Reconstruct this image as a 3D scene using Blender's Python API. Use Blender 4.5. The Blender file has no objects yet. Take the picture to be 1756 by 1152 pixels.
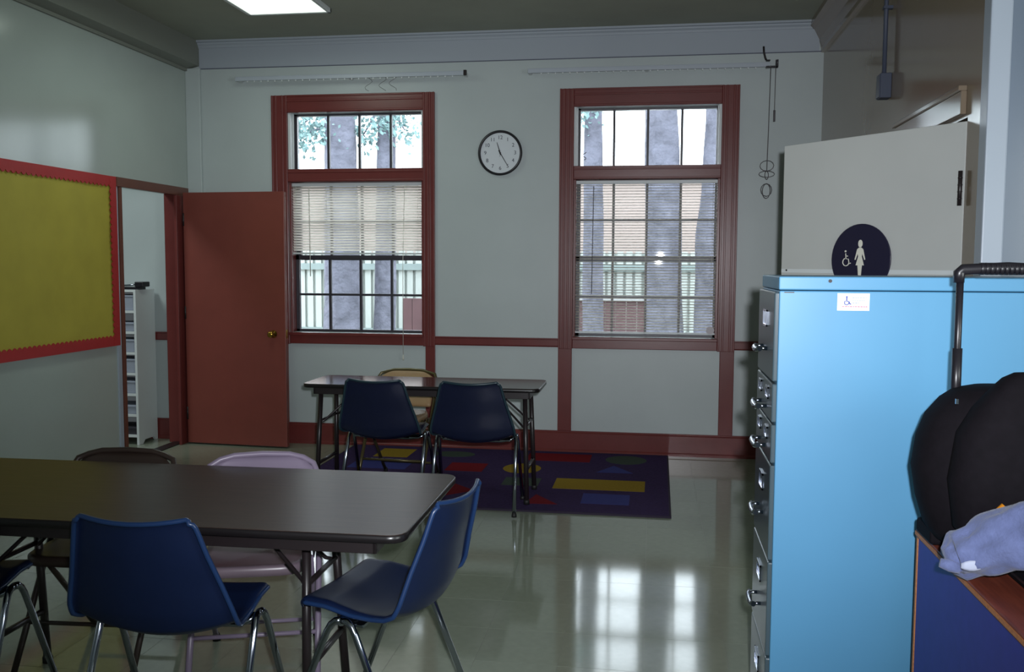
import bpy, math, random
from mathutils import Vector, Matrix
random.seed(7)
R = math.radians
C = bpy.context.scene.collection
SC = bpy.context.scene

# ------------------------------------------------------------------ camera, world, light, exposure
YAW, PITCH, ROLL = 0.15061021, -0.07762614, 0.00452899
FPX = 1591.53
fw = Vector((-math.sin(YAW)*math.cos(PITCH), math.cos(YAW)*math.cos(PITCH), math.sin(PITCH)))
rt = Vector((math.cos(YAW), math.sin(YAW), 0)); up = rt.cross(fw)
rt2 = math.cos(ROLL)*rt + math.sin(ROLL)*up; up2 = -math.sin(ROLL)*rt + math.cos(ROLL)*up
cam = bpy.data.cameras.new('camera'); cam.sensor_width = 36; cam.lens = FPX/1756*36; cam.clip_start = 0.05
camo = bpy.data.objects.new('camera', cam); C.objects.link(camo)
m = Matrix((rt2, up2, -fw)).transposed().to_4x4(); m.translation = Vector((0, 0, 1.4459)); camo.matrix_world = m
SC.camera = camo
SC.view_settings.view_transform = 'Standard'; SC.view_settings.look = 'None'
SC.view_settings.gamma = 1; SC.view_settings.use_curve_mapping = False
SC.view_settings.exposure = 0.5
w = bpy.data.worlds.new('overcast_sky'); SC.world = w; w.use_nodes = True
w.node_tree.nodes['Background'].inputs[0].default_value = (0.86, 0.92, 1.0, 1)
w.node_tree.nodes['Background'].inputs[1].default_value = 5.0

def light(name, kind, loc, energy, color=(1, 1, 1), rot=None, target=None, **kw):
    l = bpy.data.lights.new(name, kind); l.energy = energy; l.color = color
    for k, v in kw.items(): setattr(l, k, v)
    o = bpy.data.objects.new(name, l); C.objects.link(o); o.location = loc
    if target is not None:
        o.rotation_euler = (Vector(target)-Vector(loc)).to_track_quat('-Z', 'Y').to_euler()
    elif rot: o.rotation_euler = rot
    return o
# the flash of the camera that took the picture
light('camera_flash', 'SPOT', (0.07, -0.02, 1.53), 380, (0.92, 0.95, 1.0), target=(-0.5, 7.0, 1.45),
      shadow_soft_size=0.025, spot_size=R(80), spot_blend=1.0)
# fluorescent ceiling fixtures of the room (the ones behind the camera are out of frame)
light('ceiling_lamp_light', 'AREA', (-2.52, 5.55, 3.10), 6, (0.86, 1.0, 0.9), rot=(0, 0, 0), shape='RECTANGLE', size=0.54, size_y=1.2)
# daylight from the side windows of the wider part of the room, right of the camera and out of frame
light('side_window_light', 'AREA', (3.4, 0.6, 1.7), 82, (0.93, 1.0, 0.98), target=(-3.7, 3.6, 1.3), shape='RECTANGLE', size=2.2, size_y=1.5)
light('next_room_fill', 'AREA', (-4.8, 5.2, 3.1), 26, (0.9, 1.0, 0.98), rot=(0, 0, 0), shape='RECTANGLE', size=0.6, size_y=1.2)  # added fill light that brightens the next room, no fixture behind it

# ------------------------------------------------------------------ materials
def lin(c):
    c = c/255
    return c/12.92 if c <= .04045 else ((c+.055)/1.055)**2.4
def rgb(r, g, b): return (lin(r), lin(g), lin(b), 1)

def mat(name, col, rough=.5, metal=0, spec=.5, noise=None, bump=None, var=0, coat=0, sheen=0):
    """col is an sRGB triple; noise=(scale, amount) mottles the colour, bump=(scale, strength, distance)"""
    M = bpy.data.materials.new(name); M.use_nodes = True
    nt = M.node_tree; b = nt.nodes['Principled BSDF']
    b.inputs['Base Color'].default_value = rgb(*col)
    b.inputs['Roughness'].default_value = rough; b.inputs['Metallic'].default_value = metal
    b.inputs['Specular IOR Level'].default_value = spec
    if coat: b.inputs['Coat Weight'].default_value = coat; b.inputs['Coat Roughness'].default_value = .12
    if sheen: b.inputs['Sheen Weight'].default_value = sheen
    tc = nt.nodes.new('ShaderNodeTexCoord')
    if noise:
        n = nt.nodes.new('ShaderNodeTexNoise'); n.inputs['Scale'].default_value = noise[0]; n.inputs['Detail'].default_value = 5
        nt.links.new(tc.outputs['Object'], n.inputs['Vector'])
        mp = nt.nodes.new('ShaderNodeMapRange'); mp.inputs[1].default_value = .3; mp.inputs[2].default_value = .7
        mp.inputs[3].default_value = 1-noise[1]; mp.inputs[4].default_value = 1+noise[1]
        nt.links.new(n.outputs['Fac'], mp.inputs[0])
        hs = nt.nodes.new('ShaderNodeHueSaturation'); hs.inputs['Color'].default_value = rgb(*col)
        nt.links.new(mp.outputs[0], hs.inputs['Value']); nt.links.new(hs.outputs[0], b.inputs['Base Color'])
        if var:
            oi = nt.nodes.new('ShaderNodeObjectInfo'); m2 = nt.nodes.new('ShaderNodeMapRange')
            m2.inputs[3].default_value = 1-var; m2.inputs[4].default_value = 1+var
            nt.links.new(oi.outputs['Random'], m2.inputs[0])
            mu = nt.nodes.new('ShaderNodeMath'); mu.operation = 'MULTIPLY'
            nt.links.new(mp.outputs[0], mu.inputs[0]); nt.links.new(m2.outputs[0], mu.inputs[1]); nt.links.new(mu.outputs[0], hs.inputs['Value'])
    if bump:
        n2 = nt.nodes.new('ShaderNodeTexNoise'); n2.inputs['Scale'].default_value = bump[0]; n2.inputs['Detail'].default_value = 3
        nt.links.new(tc.outputs['Object'], n2.inputs['Vector'])
        bp = nt.nodes.new('ShaderNodeBump'); bp.inputs['Strength'].default_value = bump[1]; bp.inputs['Distance'].default_value = bump[2]
        nt.links.new(n2.outputs['Fac'], bp.inputs['Height']); nt.links.new(bp.outputs[0], b.inputs['Normal'])
    return M

def mat_emit(name, col, strength):
    M = bpy.data.materials.new(name); M.use_nodes = True; b = M.node_tree.nodes['Principled BSDF']
    b.inputs['Base Color'].default_value = rgb(*col); b.inputs['Emission Color'].default_value = rgb(*col)
    b.inputs['Emission Strength'].default_value = strength
    return M

def mat_glass(name):
    M = bpy.data.materials.new(name); M.use_nodes = True; nt = M.node_tree; nt.nodes.clear()
    o = nt.nodes.new('ShaderNodeOutputMaterial'); t = nt.nodes.new('ShaderNodeBsdfTransparent'); g = nt.nodes.new('ShaderNodeBsdfGlossy')
    t.inputs[0].default_value = (.93, .96, .96, 1); g.inputs['Roughness'].default_value = .015
    f = nt.nodes.new('ShaderNodeFresnel'); f.inputs[0].default_value = 1.45; mx = nt.nodes.new('ShaderNodeMixShader')
    nt.links.new(f.outputs[0], mx.inputs[0]); nt.links.new(t.outputs[0], mx.inputs[1]); nt.links.new(g.outputs[0], mx.inputs[2])
    nt.links.new(mx.outputs[0], o.inputs[0]); return M

def mat_slat(name):
    M = bpy.data.materials.new(name); M.use_nodes = True; nt = M.node_tree; b = nt.nodes['Principled BSDF']
    b.inputs['Base Color'].default_value = rgb(226, 222, 214); b.inputs['Roughness'].default_value = .4
    t = nt.nodes.new('ShaderNodeBsdfTranslucent'); t.inputs[0].default_value = rgb(232, 226, 216)
    mx = nt.nodes.new('ShaderNodeMixShader'); mx.inputs[0].default_value = .6
    nt.links.new(b.outputs[0], mx.inputs[1]); nt.links.new(t.outputs[0], mx.inputs[2])
    nt.links.new(mx.outputs[0], nt.nodes['Material Output'].inputs[0]); return M

def mat_wood(name, dark, light_, scale=6, stretch=(1, 14, 14), rough=.35, spec=.5):
    M = bpy.data.materials.new(name); M.use_nodes = True; nt = M.node_tree; b = nt.nodes['Principled BSDF']
    tc = nt.nodes.new('ShaderNodeTexCoord'); mp = nt.nodes.new('ShaderNodeMapping'); mp.inputs['Scale'].default_value = stretch
    n = nt.nodes.new('ShaderNodeTexNoise'); n.inputs['Scale'].default_value = scale; n.inputs['Detail'].default_value = 6
    cr = nt.nodes.new('ShaderNodeValToRGB'); cr.color_ramp.elements[0].position = .32; cr.color_ramp.elements[1].position = .7
    cr.color_ramp.elements[0].color = rgb(*dark); cr.color_ramp.elements[1].color = rgb(*light_)
    nt.links.new(tc.outputs['Object'], mp.inputs[0]); nt.links.new(mp.outputs[0], n.inputs['Vector'])
    nt.links.new(n.outputs['Fac'], cr.inputs[0]); nt.links.new(cr.outputs[0], b.inputs['Base Color'])
    b.inputs['Roughness'].default_value = rough; b.inputs['Specular IOR Level'].default_value = spec
    return M

WALL = mat('wall_paint', (176, 185, 186), .38, noise=(2.2, .035), bump=(60, .12, .002))
LWALL = mat('side_wall_paint', (166, 176, 172), .17, spec=.8, noise=(1.8, .04), bump=(30, .06, .002))
TAN = mat('tan_gloss_paint', (128, 114, 98), .13, spec=.6, noise=(2, .05), bump=(22, .08, .002))
CEIL = mat('ceiling_paint', (150, 154, 140), .7, noise=(3, .05))
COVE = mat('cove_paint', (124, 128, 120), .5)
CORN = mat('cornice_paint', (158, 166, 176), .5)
RED = mat('barn_red_paint', (106, 48, 46), .28, noise=(9, .06), bump=(25, .10, .0015))
REDD = mat('red_door_paint', (120, 60, 52), .38, noise=(7, .05), bump=(80, .08, .001))
BROWNT = mat('brown_trim', (104, 62, 50), .35, noise=(8, .08))
WHITEP = mat('white_enamel', (205, 210, 212), .35, noise=(4, .02))
DOORW = mat('cream_door_paint', (184, 186, 184), .38, noise=(3, .03), bump=(90, .06, .001))
POSTM = mat('post_paint', (160, 170, 184), .35, noise=(3, .02))
GREYW = mat('grey_gloss_paint', (108, 120, 136), .25, noise=(2, .05))
FLOORM = mat('waxed_vinyl_tile', (138, 146, 130), .085, spec=.9, noise=(26, .05), bump=(5, .025, .002), var=.035)
FLOORB = mat('floor_joint', (96, 98, 84), .4)
GLASS = mat_glass('window_glass')
MUNT = mat('dark_muntin_paint', (52, 50, 58), .4)
SLAT = mat_slat('blind_slat_vinyl')
CORDM = mat('cord_white', (206, 206, 196), .6)
CORDD = mat('cord_grey', (96, 92, 96), .7)
BLACKP = mat('black_plastic', (26, 24, 30), .35)
RUBBER = mat('black_rubber', (22, 21, 22), .6)
NAVY = mat('navy_plastic', (15, 27, 57), .4, spec=.35, noise=(14, .06), bump=(260, .10, .0006))
NAVYD = mat('dark_navy_plastic', (15, 21, 48), .36, noise=(14, .06), bump=(260, .10, .0006))
RIMN = mat('blue_shell_edge', (26, 48, 86), .3)
TEAL = mat('highlight_shell_edge', (30, 50, 60), .35)  # grey-green highlight of the rolled rims put into the colour
CHROME = mat('chrome_tube', (170, 176, 190), .14, metal=1, noise=(20, .03))
BRASS = mat('brass', (176, 140, 62), .25, metal=1)
DKMET = mat('dark_brown_steel', (34, 28, 30), .35, noise=(12, .05))
TABLE = mat_wood('walnut_laminate', (44, 33, 30), (62, 48, 43), scale=5, rough=.30, spec=.22)
TABLE2 = mat_wood('walnut_laminate_glossy', (44, 33, 30), (62, 48, 43), scale=5, rough=.12, spec=.6)
EDGE = mat('black_table_edge', (24, 21, 23), .3)
PINKM = mat('mauve_steel', (124, 112, 132), .35, noise=(9, .04))
PINKS = mat('mauve_steel_seat', (116, 102, 112), .32, noise=(9, .05))
BROWNC = mat('brown_steel', (44, 34, 30), .4, noise=(9, .06))
TANC = mat('tan_vinyl', (156, 128, 92), .45, noise=(30, .05))
OLIVE = mat('olive_steel', (92, 84, 56), .3, metal=.5)
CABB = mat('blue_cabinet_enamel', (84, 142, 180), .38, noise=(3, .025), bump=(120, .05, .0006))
CABF = mat('shaded_drawer_enamel', (66, 82, 90), .28, noise=(5, .03))  # cabinet blue greyed and darkened, shade on the drawer side put into the colour
SIGNM = mat('sign_navy', (30, 28, 52), .3)
SIGNW = mat('sign_white', (214, 212, 200), .5)
STICK = mat('sticker_paper', (236, 236, 244), .5)
INKB = mat('blue_ink', (44, 66, 160), .5); INKG = mat('grey_ink', (140, 156, 180), .5); INKR = mat('red_ink', (206, 120, 140), .5)
YPAPER = mat('yellow_paper', (174, 162, 62), .75, noise=(5, .06), bump=(6, .25, .006))
RBORDER = mat('red_border', (170, 44, 46), .6, noise=(12, .05))
RUGM = mat('rug_purple', (58, 44, 80), .95, spec=.1, noise=(70, .18), bump=(350, .5, .003))
RUGE = mat('rug_binding', (40, 30, 50), .95)
RUGY = mat('rug_yellow', (140, 116, 40), .95, spec=.1, noise=(80, .1))
RUGR = mat('rug_red', (112, 26, 34), .95, spec=.1, noise=(80, .1))
RUGB = mat('rug_blue', (36, 42, 116), .95, noise=(80, .1)); RUGG = mat('rug_green', (42, 58, 48), .95, noise=(80, .12))
BAGM = mat('black_nylon', (16, 13, 18), .85, spec=.12, noise=(40, .15), bump=(90, .25, .002))
CLOTH = mat('grey_blue_knit', (96, 106, 148), .95, noise=(60, .10), bump=(170, .5, .003), sheen=.2)
BLUEP = mat('violet_blue_laminate', (52, 48, 140), .5, noise=(30, .08))
WOODT = mat_wood('red_brown_wood', (98, 44, 32), (128, 62, 44), scale=7, stretch=(12, 1, 12), rough=.5)
WOODE = mat_wood('orange_wood_edge', (160, 98, 52), (190, 128, 74), scale=10, rough=.6)
LAMPM = mat_emit('lamp_diffuser', (226, 240, 226), .95)
BARK = mat('fir_bark', (96, 96, 108), .95, noise=(5, .3), bump=(9, 1, .04))
LEAF = mat('needle_foliage', (116, 142, 142), .9, noise=(4, .2))
FENCE = mat('pale_fence_paint', (164, 169, 164), .7, noise=(3, .04))
REDF = mat('red_brown_boards', (92, 66, 68), .8, noise=(6, .1))
LEDGE = mat('white_ledge', (160, 160, 160), .6)
BEIGE = mat('beige_render', (146, 132, 126), .8, noise=(2, .04))
GROUND = mat('outside_ground', (120, 118, 104), .95, noise=(2, .2))
CLOCKF = mat('clock_dial', (206, 212, 218), .4); CLOCKN = mat('clock_ink', (58, 60, 76), .5)
GREYBIN = mat('grey_bin', (150, 156, 172), .6, noise=(6, .05))
DARKBIN = mat('dark_bin', (52, 48, 58), .6)

# ------------------------------------------------------------------ mesh helpers
class MB:
    def __init__(s): s.v = []; s.f = []; s.sm = []
    def add(s, verts, faces, smooth=False):
        n = len(s.v); s.v += [tuple(p) for p in verts]; s.f += [[i+n for i in f] for f in faces]; s.sm += [smooth]*len(faces); return s
    def box(s, x0, y0, z0, x1, y1, z1):
        return s.add([(x0, y0, z0), (x1, y0, z0), (x1, y1, z0), (x0, y1, z0), (x0, y0, z1), (x1, y0, z1), (x1, y1, z1), (x0, y1, z1)],
                     [(0, 3, 2, 1), (4, 5, 6, 7), (0, 1, 5, 4), (1, 2, 6, 5), (2, 3, 7, 6), (3, 0, 4, 7)])
    def cbox(s, c, d): return s.box(c[0]-d[0]/2, c[1]-d[1]/2, c[2]-d[2]/2, c[0]+d[0]/2, c[1]+d[1]/2, c[2]+d[2]/2)
    def prism(s, poly, axis, a, b):
        """closed polygon (list of 2-tuples) extruded along axis ('x': (y,z) 'y': (x,z) 'z': (x,y))"""
        def P(p, t): return {'x': (t, p[0], p[1]), 'y': (p[0], t, p[1]), 'z': (p[0], p[1], t)}[axis]
        n = len(poly); vs = [P(p, a) for p in poly]+[P(p, b) for p in poly]
        fs = [list(range(n))[::-1], [i+n for i in range(n)]]+[(i, (i+1) % n, n+(i+1) % n, n+i) for i in range(n)]
        return s.add(vs, fs)
    def tube(s, pts, r, n=10, cap=True, flat=None):
        pts = [Vector(p) for p in pts]; rs = r if isinstance(r, (list, tuple)) else [r]*len(pts)
        rings = []; prev = None
        for i, p in enumerate(pts):
            d = (pts[min(i+1, len(pts)-1)]-pts[max(i-1, 0)]).normalized()
            if prev is None:
                a = Vector((0, 0, 1)) if abs(d.z) < .9 else Vector((1, 0, 0)); u = d.cross(a).normalized()
            else:
                u = (prev-d*prev.dot(d)).normalized()
            prev = u; v = d.cross(u)
            rings.append([p+rs[i]*(math.cos(2*math.pi*k/n)*u+math.sin(2*math.pi*k/n)*v) for k in range(n)])
        vs = [q for ring in rings for q in ring]; fs = []
        for i in range(len(pts)-1):
            for k in range(n): fs.append((i*n+k, i*n+(k+1) % n, (i+1)*n+(k+1) % n, (i+1)*n+k))
        s.add(vs, fs, True)
        if cap:
            b = len(s.v)-len(vs)
            s.f += [[b+k for k in range(n)][::-1], [b+(len(pts)-1)*n+k for k in range(n)]]; s.sm += [False, False]
        return s
    def lathe(s, prof, c=(0, 0, 0), axis='z', n=20, cap=True):
        """prof: (radius, height) pairs"""
        vs = []
        for r, h in prof:
            for k in range(n):
                a = 2*math.pi*k/n; x, y = r*math.cos(a), r*math.sin(a)
                q = {'z': (x, y, h), 'y': (x, h, y), 'x': (h, x, y)}[axis]
                vs.append((q[0]+c[0], q[1]+c[1], q[2]+c[2]))
        fs = []
        for i in range(len(prof)-1):
            for k in range(n): fs.append((i*n+k, i*n+(k+1) % n, (i+1)*n+(k+1) % n, (i+1)*n+k))
        s.add(vs, fs, True)
        if not cap: return s
        b = len(s.v)-len(vs); s.f += [[b+k for k in range(n)][::-1], [b+(len(prof)-1)*n+k for k in range(n)]]; s.sm += [False, False]
        return s
    def grid(s, rows, smooth=True, closed=False):
        n = len(rows[0]); vs = [p for r in rows for p in r]; fs = []
        for i in range(len(rows)-1):
            for k in range(n if closed else n-1): fs.append((i*n+k, i*n+(k+1) % n, (i+1)*n+(k+1) % n, (i+1)*n+k))
        return s.add(vs, fs, smooth)
    def mesh(s, name, mt, off=(0, 0, 0)):
        me = bpy.data.meshes.new(name); me.from_pydata([(p[0]-off[0], p[1]-off[1], p[2]-off[2]) for p in s.v], [], s.f)
        me.polygons.foreach_set('use_smooth', s.sm); me.materials.append(mt)
        import bmesh
        b = bmesh.new(); b.from_mesh(me); bmesh.ops.recalc_face_normals(b, faces=b.faces); b.to_mesh(me); b.free()
        return me

def tag(o, label=None, cat=None, group=None, kind=None):
    if label: o['label'] = label
    if cat: o['category'] = cat
    if group: o['group'] = group
    if kind: o['kind'] = kind
    return o
def root_loc(o):
    while o.parent: o = o.parent
    return tuple(o.location)
def obj(name, mb, mt, parent=None, bevel=0, seg=2, world=True, kind=None, label=None):
    """link a mesh object; with world=True the MB is in world coordinates and the (unrotated) root's place is taken off"""
    off = root_loc(parent) if (parent is not None and world) else (0, 0, 0)
    me = mb.mesh(name, mt, off) if isinstance(mb, MB) else mb
    o = bpy.data.objects.new(name, me); C.objects.link(o)
    if parent is not None: o.parent = parent
    if bevel:
        b = o.modifiers.new('bevel', 'BEVEL'); b.width = bevel; b.segments = seg; b.limit_method = 'ANGLE'; b.angle_limit = R(40)
    if kind: o['kind'] = kind
    if label: o['label'] = label
    return o
def thing(name, label, cat, loc=(0, 0, 0), rz=0, group=None, kind=None):
    o = bpy.data.objects.new(name, None); C.objects.link(o); o.location = loc; o.rotation_euler = (0, 0, rz)
    o.empty_display_size = .05
    return tag(o, label, cat, group, kind)
def struct(name, mb, mt, label=None, cat=None, bevel=0):
    return tag(obj(name, mb, mt, bevel=bevel), label, cat, None, 'structure')
def copy_tree(o, parent=None):
    c = o.copy(); C.objects.link(c)
    if parent is not None: c.parent = parent
    for ch in list(o.children): copy_tree(ch, c)
    return c
def text_mb(txt, size, mt, name, parent, loc, rot=(R(90), 0, 0), depth=.0008):
    cu = bpy.data.curves.new(name, 'FONT'); cu.body = txt; cu.size = size; cu.align_x = 'CENTER'; cu.align_y = 'CENTER'; cu.extrude = depth
    t = bpy.data.objects.new('tmp', cu); C.objects.link(t)
    dg = bpy.context.evaluated_depsgraph_get()
    me = bpy.data.meshes.new_from_object(t.evaluated_get(dg)); bpy.data.objects.remove(t)
    me.name = name; me.materials.clear(); me.materials.append(mt)
    o = bpy.data.objects.new(name, me); C.objects.link(o); o.parent = parent; o.location = loc; o.rotation_euler = rot
    return o

# ------------------------------------------------------------------ the room
D, XL, XR, CZ = 7.056, -3.70, 1.184, 3.19
TR = 2.978                      # height of the joint under the cornice
W1 = (-2.86, -1.767); W2 = (-.605, .477)
ZS, ZM0, ZM1, ZT = .895, 2.08, 2.18, 2.618   # sill, transom bar, top of the glazed opening

# floor: a slab with joints and the vinyl tiles one by one on it
fb = MB().box(-6.6, -1.6, -.1, 3.6, D+.2, -.004)
fb.box(-6.6, -1.6, -.004, 3.6, 2.93-.0008, 0); fb.box(-6.6, 2.93, -.004, XL, D, 0); fb.box(XR, 2.93, -.004, 3.6, D, 0)
floor = struct('floor', fb, FLOORM, 'waxed beige vinyl tile floor reflecting the windows', 'floor')
jo = MB().box(XL, 2.93, -.0039, XR, D, -.0012)
obj('joint_bed', jo, FLOORB, floor)
TS = .305
xs_ = [XL]+[x for x in (.29+TS*k for k in range(-20, 10)) if XL+.02 < x < XR-.02]+[XR]
ys_ = [2.93]+[y for y in (3.54+TS*k for k in range(-5, 20)) if 2.95 < y < D-.02]+[D]
cache = {}
for i in range(len(xs_)-1):
    for j in range(len(ys_)-1):
        a, b = xs_[i+1]-xs_[i], ys_[j+1]-ys_[j]; key = (round(a, 3), round(b, 3))
        if key not in cache:
            g = .0006; cache[key] = MB().box(-a/2+g, -b/2+g, -.004, a/2-g, b/2-g, 0).mesh('tile', FLOORM)
        t = bpy.data.objects.new('tile', cache[key]); C.objects.link(t); t.parent = floor
        t.location = ((xs_[i]+xs_[i+1])/2, (ys_[j]+ys_[j+1])/2, random.uniform(-.0002, .0002))
        t.rotation_euler = (R(random.uniform(-.07, .07)), R(random.uniform(-.07, .07)), 0)

struct('ceiling', MB().box(-6.6, -1.6, CZ, 3.6, D+.2, CZ+.1), CEIL, 'dark unlit plaster ceiling', 'ceiling')
# back wall with two window openings, running on into the next room
wb = MB(); T = .22
def wallrect(x0, z0, x1, z1): wb.box(x0, D, z0, x1, D+T, z1)
wallrect(-6.6, 0, W1[0], CZ); wallrect(W1[0], 0, W1[1], ZS); wallrect(W1[0], ZT, W1[1], CZ)
wallrect(W1[1], 0, W2[0], CZ); wallrect(W2[0], 0, W2[1], ZS); wallrect(W2[0], ZT, W2[1], CZ); wallrect(W2[1], 0, 3.6, CZ)
struct('wall_back', wb, WALL, 'pale grey plaster wall with two windows', 'wall')
# left wall with the doorway to the next room
wl = MB(); wl.box(XL-.14, -1.6, 0, XL, 6.03, CZ); wl.box(XL-.14, 6.03, 2.0, XL, 6.92, CZ); wl.box(XL-.14, 6.92, 0, XL, D, CZ)
struct('wall_left', wl, LWALL, 'grey green gloss painted wall with the bulletin board', 'wall')
# right wall, in tan gloss, with the restroom doorway
wr = MB(); wr.box(XR, 3.70, 0, XR+.14, 3.84, CZ); wr.box(XR, 3.84, 2.015, XR+.14, 4.77, CZ); wr.box(XR, 4.77, 0, XR+.14, D, CZ)
struct('wall_right', wr, TAN, 'dark tan gloss painted wall beside the restroom door', 'wall')
struct('trim_1', MB().box(XR-.003, 3.62, 0, XR+.072, 3.70, CZ), POSTM, 'pale white corner post at the end of the tan wall', 'trim', bevel=.006)
struct('wall_front', MB().box(XR+.072, 3.655, 0, 3.6, 3.84, CZ), GREYW, 'grey gloss wall at the right behind the suitcase handle', 'wall')
wo = MB(); wo.box(-6.6, -1.7, 0, 3.6, -1.6, CZ); wo.box(3.5, -1.6, 0, 3.6, 3.655, CZ); wo.box(-6.7, -1.6, 0, -6.6, D+.2, CZ); wo.box(3.0, 3.84, 0, 3.1, D, CZ)
struct('wall_rear', wo, WALL, 'plain walls closing the room', 'wall')

# cornice and cove
cr = MB(); cr.prism([(D, 3.135), (D-.012, 3.135), (D-.018, 3.15), (D-.03, 3.162), (D-.034, 3.172), (D-.05, 3.176), (D-.05, CZ), (D, CZ)], 'x', -3.592, 1.10)
cr.box(-3.592, D-.006, TR, 1.15, D, 3.135)
struct('trim_2', cr, CORN, 'pale plaster cornice along the window wall', 'cornice')
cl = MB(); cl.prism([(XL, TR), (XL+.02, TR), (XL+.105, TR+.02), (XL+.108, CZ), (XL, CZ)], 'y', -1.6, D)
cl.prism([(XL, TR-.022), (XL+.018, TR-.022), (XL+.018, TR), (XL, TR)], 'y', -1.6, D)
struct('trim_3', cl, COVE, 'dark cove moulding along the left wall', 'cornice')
c2 = MB(); c2.prism([(XR, TR-.012), (XR-.022, TR-.008), (XR-.022, TR+.02), (XR-.035, TR+.08), (XR-.07, TR+.15), (XR-.1, TR+.175), (XR-.1, CZ), (XR, CZ)], 'y', 3.62, D)
struct('trim_4', c2, TAN, 'tan cove moulding along the right wall', 'cornice')
struct('trim_5', MB().box(XL, D-.03, 2.0, XL+.122, D, TR), WALL, 'pale boxed corner strip above the red door', 'trim', bevel=.004)
struct('trim_6', MB().box(-3.59, D-.009, TR-.006, XR-.02, D, TR), mat('joint_line_paint', (92, 96, 112), .6), 'thin grey line under the cornice', 'trim')  # joint line in its own grey paint

# baseboards, chair rails and pilasters, all barn red
def baseboard(name, x0, x1, lab):
    b = MB(); b.prism([(D, 0), (D-.028, 0), (D-.028, .018), (D-.02, .026), (D-.02, .15), (D-.012, .158), (D-.012, .168), (D, .168)], 'x', x0, x1)
    struct(name, b, RED, lab, 'baseboard')
baseboard('baseboard_back', XL, XR, 'red painted baseboard under the two windows')
baseboard('baseboard_left', -6.6, XL-.14, 'red painted baseboard in the next room')
struct('baseboard_right', MB().box(XR-.02, 4.80, 0, XR, D-.03, .16), TAN, 'tan baseboard of the right wall', 'baseboard', bevel=.004)
def rail(name, x0, x1, lab):
    b = MB(); b.prism([(D, .812), (D-.014, .812), (D-.02, .822), (D-.02, .868), (D-.026, .872), (D-.026, .88), (D, .88)], 'x', x0, x1)
    struct(name, b, RED, lab, 'trim')
rail('trim_7', -1.675, -.712, 'red chair rail between the two windows')
rail('trim_8', .603, XR, 'red chair rail right of the second window')
rail('trim_9', -6.6, XL-.14, 'red chair rail in the next room')
for k, (x0, x1, lab) in enumerate(((-1.752, -1.675, 'red pilaster under the first window, at its right side'), (-.712, -.607, 'red pilaster under the second window, at its left side'),
                                   (.497, .603, 'red pilaster under the second window, at its right side'), (-2.985, -2.88, 'red pilaster hidden behind the red door'))):
    p = MB().box(x0, D-.018, .168, x1, D, .805)
    struct('trim_%d' % (10+k), p, RED, lab, 'trim', bevel=.004)

# doorway to the next room: header, jambs, threshold
tr = MB(); tr.box(XL, 6.00, 1.968, XL+.022, 7.0, 2.034); tr.box(XL-.14, 6.03, 1.985, XL, 6.92, 2.0)
struct('trim_14', tr, BROWNT, 'dark red header over the doorway in the left wall', 'trim', bevel=.003)
struct('trim_15', MB().box(XL, 6.03, 0, XL+.016, 6.065, 1.968).box(XL-.14, 6.03, 0, XL, 6.045, 1.985), BROWNT, 'narrow brown jamb beside the bulletin board', 'trim', bevel=.003)
struct('trim_16', MB().box(XL, 6.80, 0, XL+.022, 6.94, 1.968).box(XL-.14, 6.905, 0, XL, 6.92, 1.985), RED, 'red jamb behind the hinges of the red door', 'trim', bevel=.003)
struct('trim_17', MB().box(XL-.003, 5.975, 0, XL+.01, 6.02, 2.03), POSTM, 'white metal corner strip beside the bulletin board', 'trim', bevel=.003)
struct('trim_18', MB().box(XL-.1, 6.045, 0, XL-.01, 6.905, .008), DKMET, 'dark threshold strip of the left doorway', 'trim', bevel=.002)
# casing of the restroom doorway
tc_ = MB(); tc_.box(XR-.022, 3.86, 2.03, XR, 4.86, 2.12); tc_.box(XR-.032, 3.86, 2.12, XR, 4.88, 2.14); tc_.box(XR-.022, 4.77, 0, XR, 4.86, 2.03)
struct('trim_19', tc_, TAN, 'tan casing over the restroom doorway', 'trim', bevel=.003)

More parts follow.
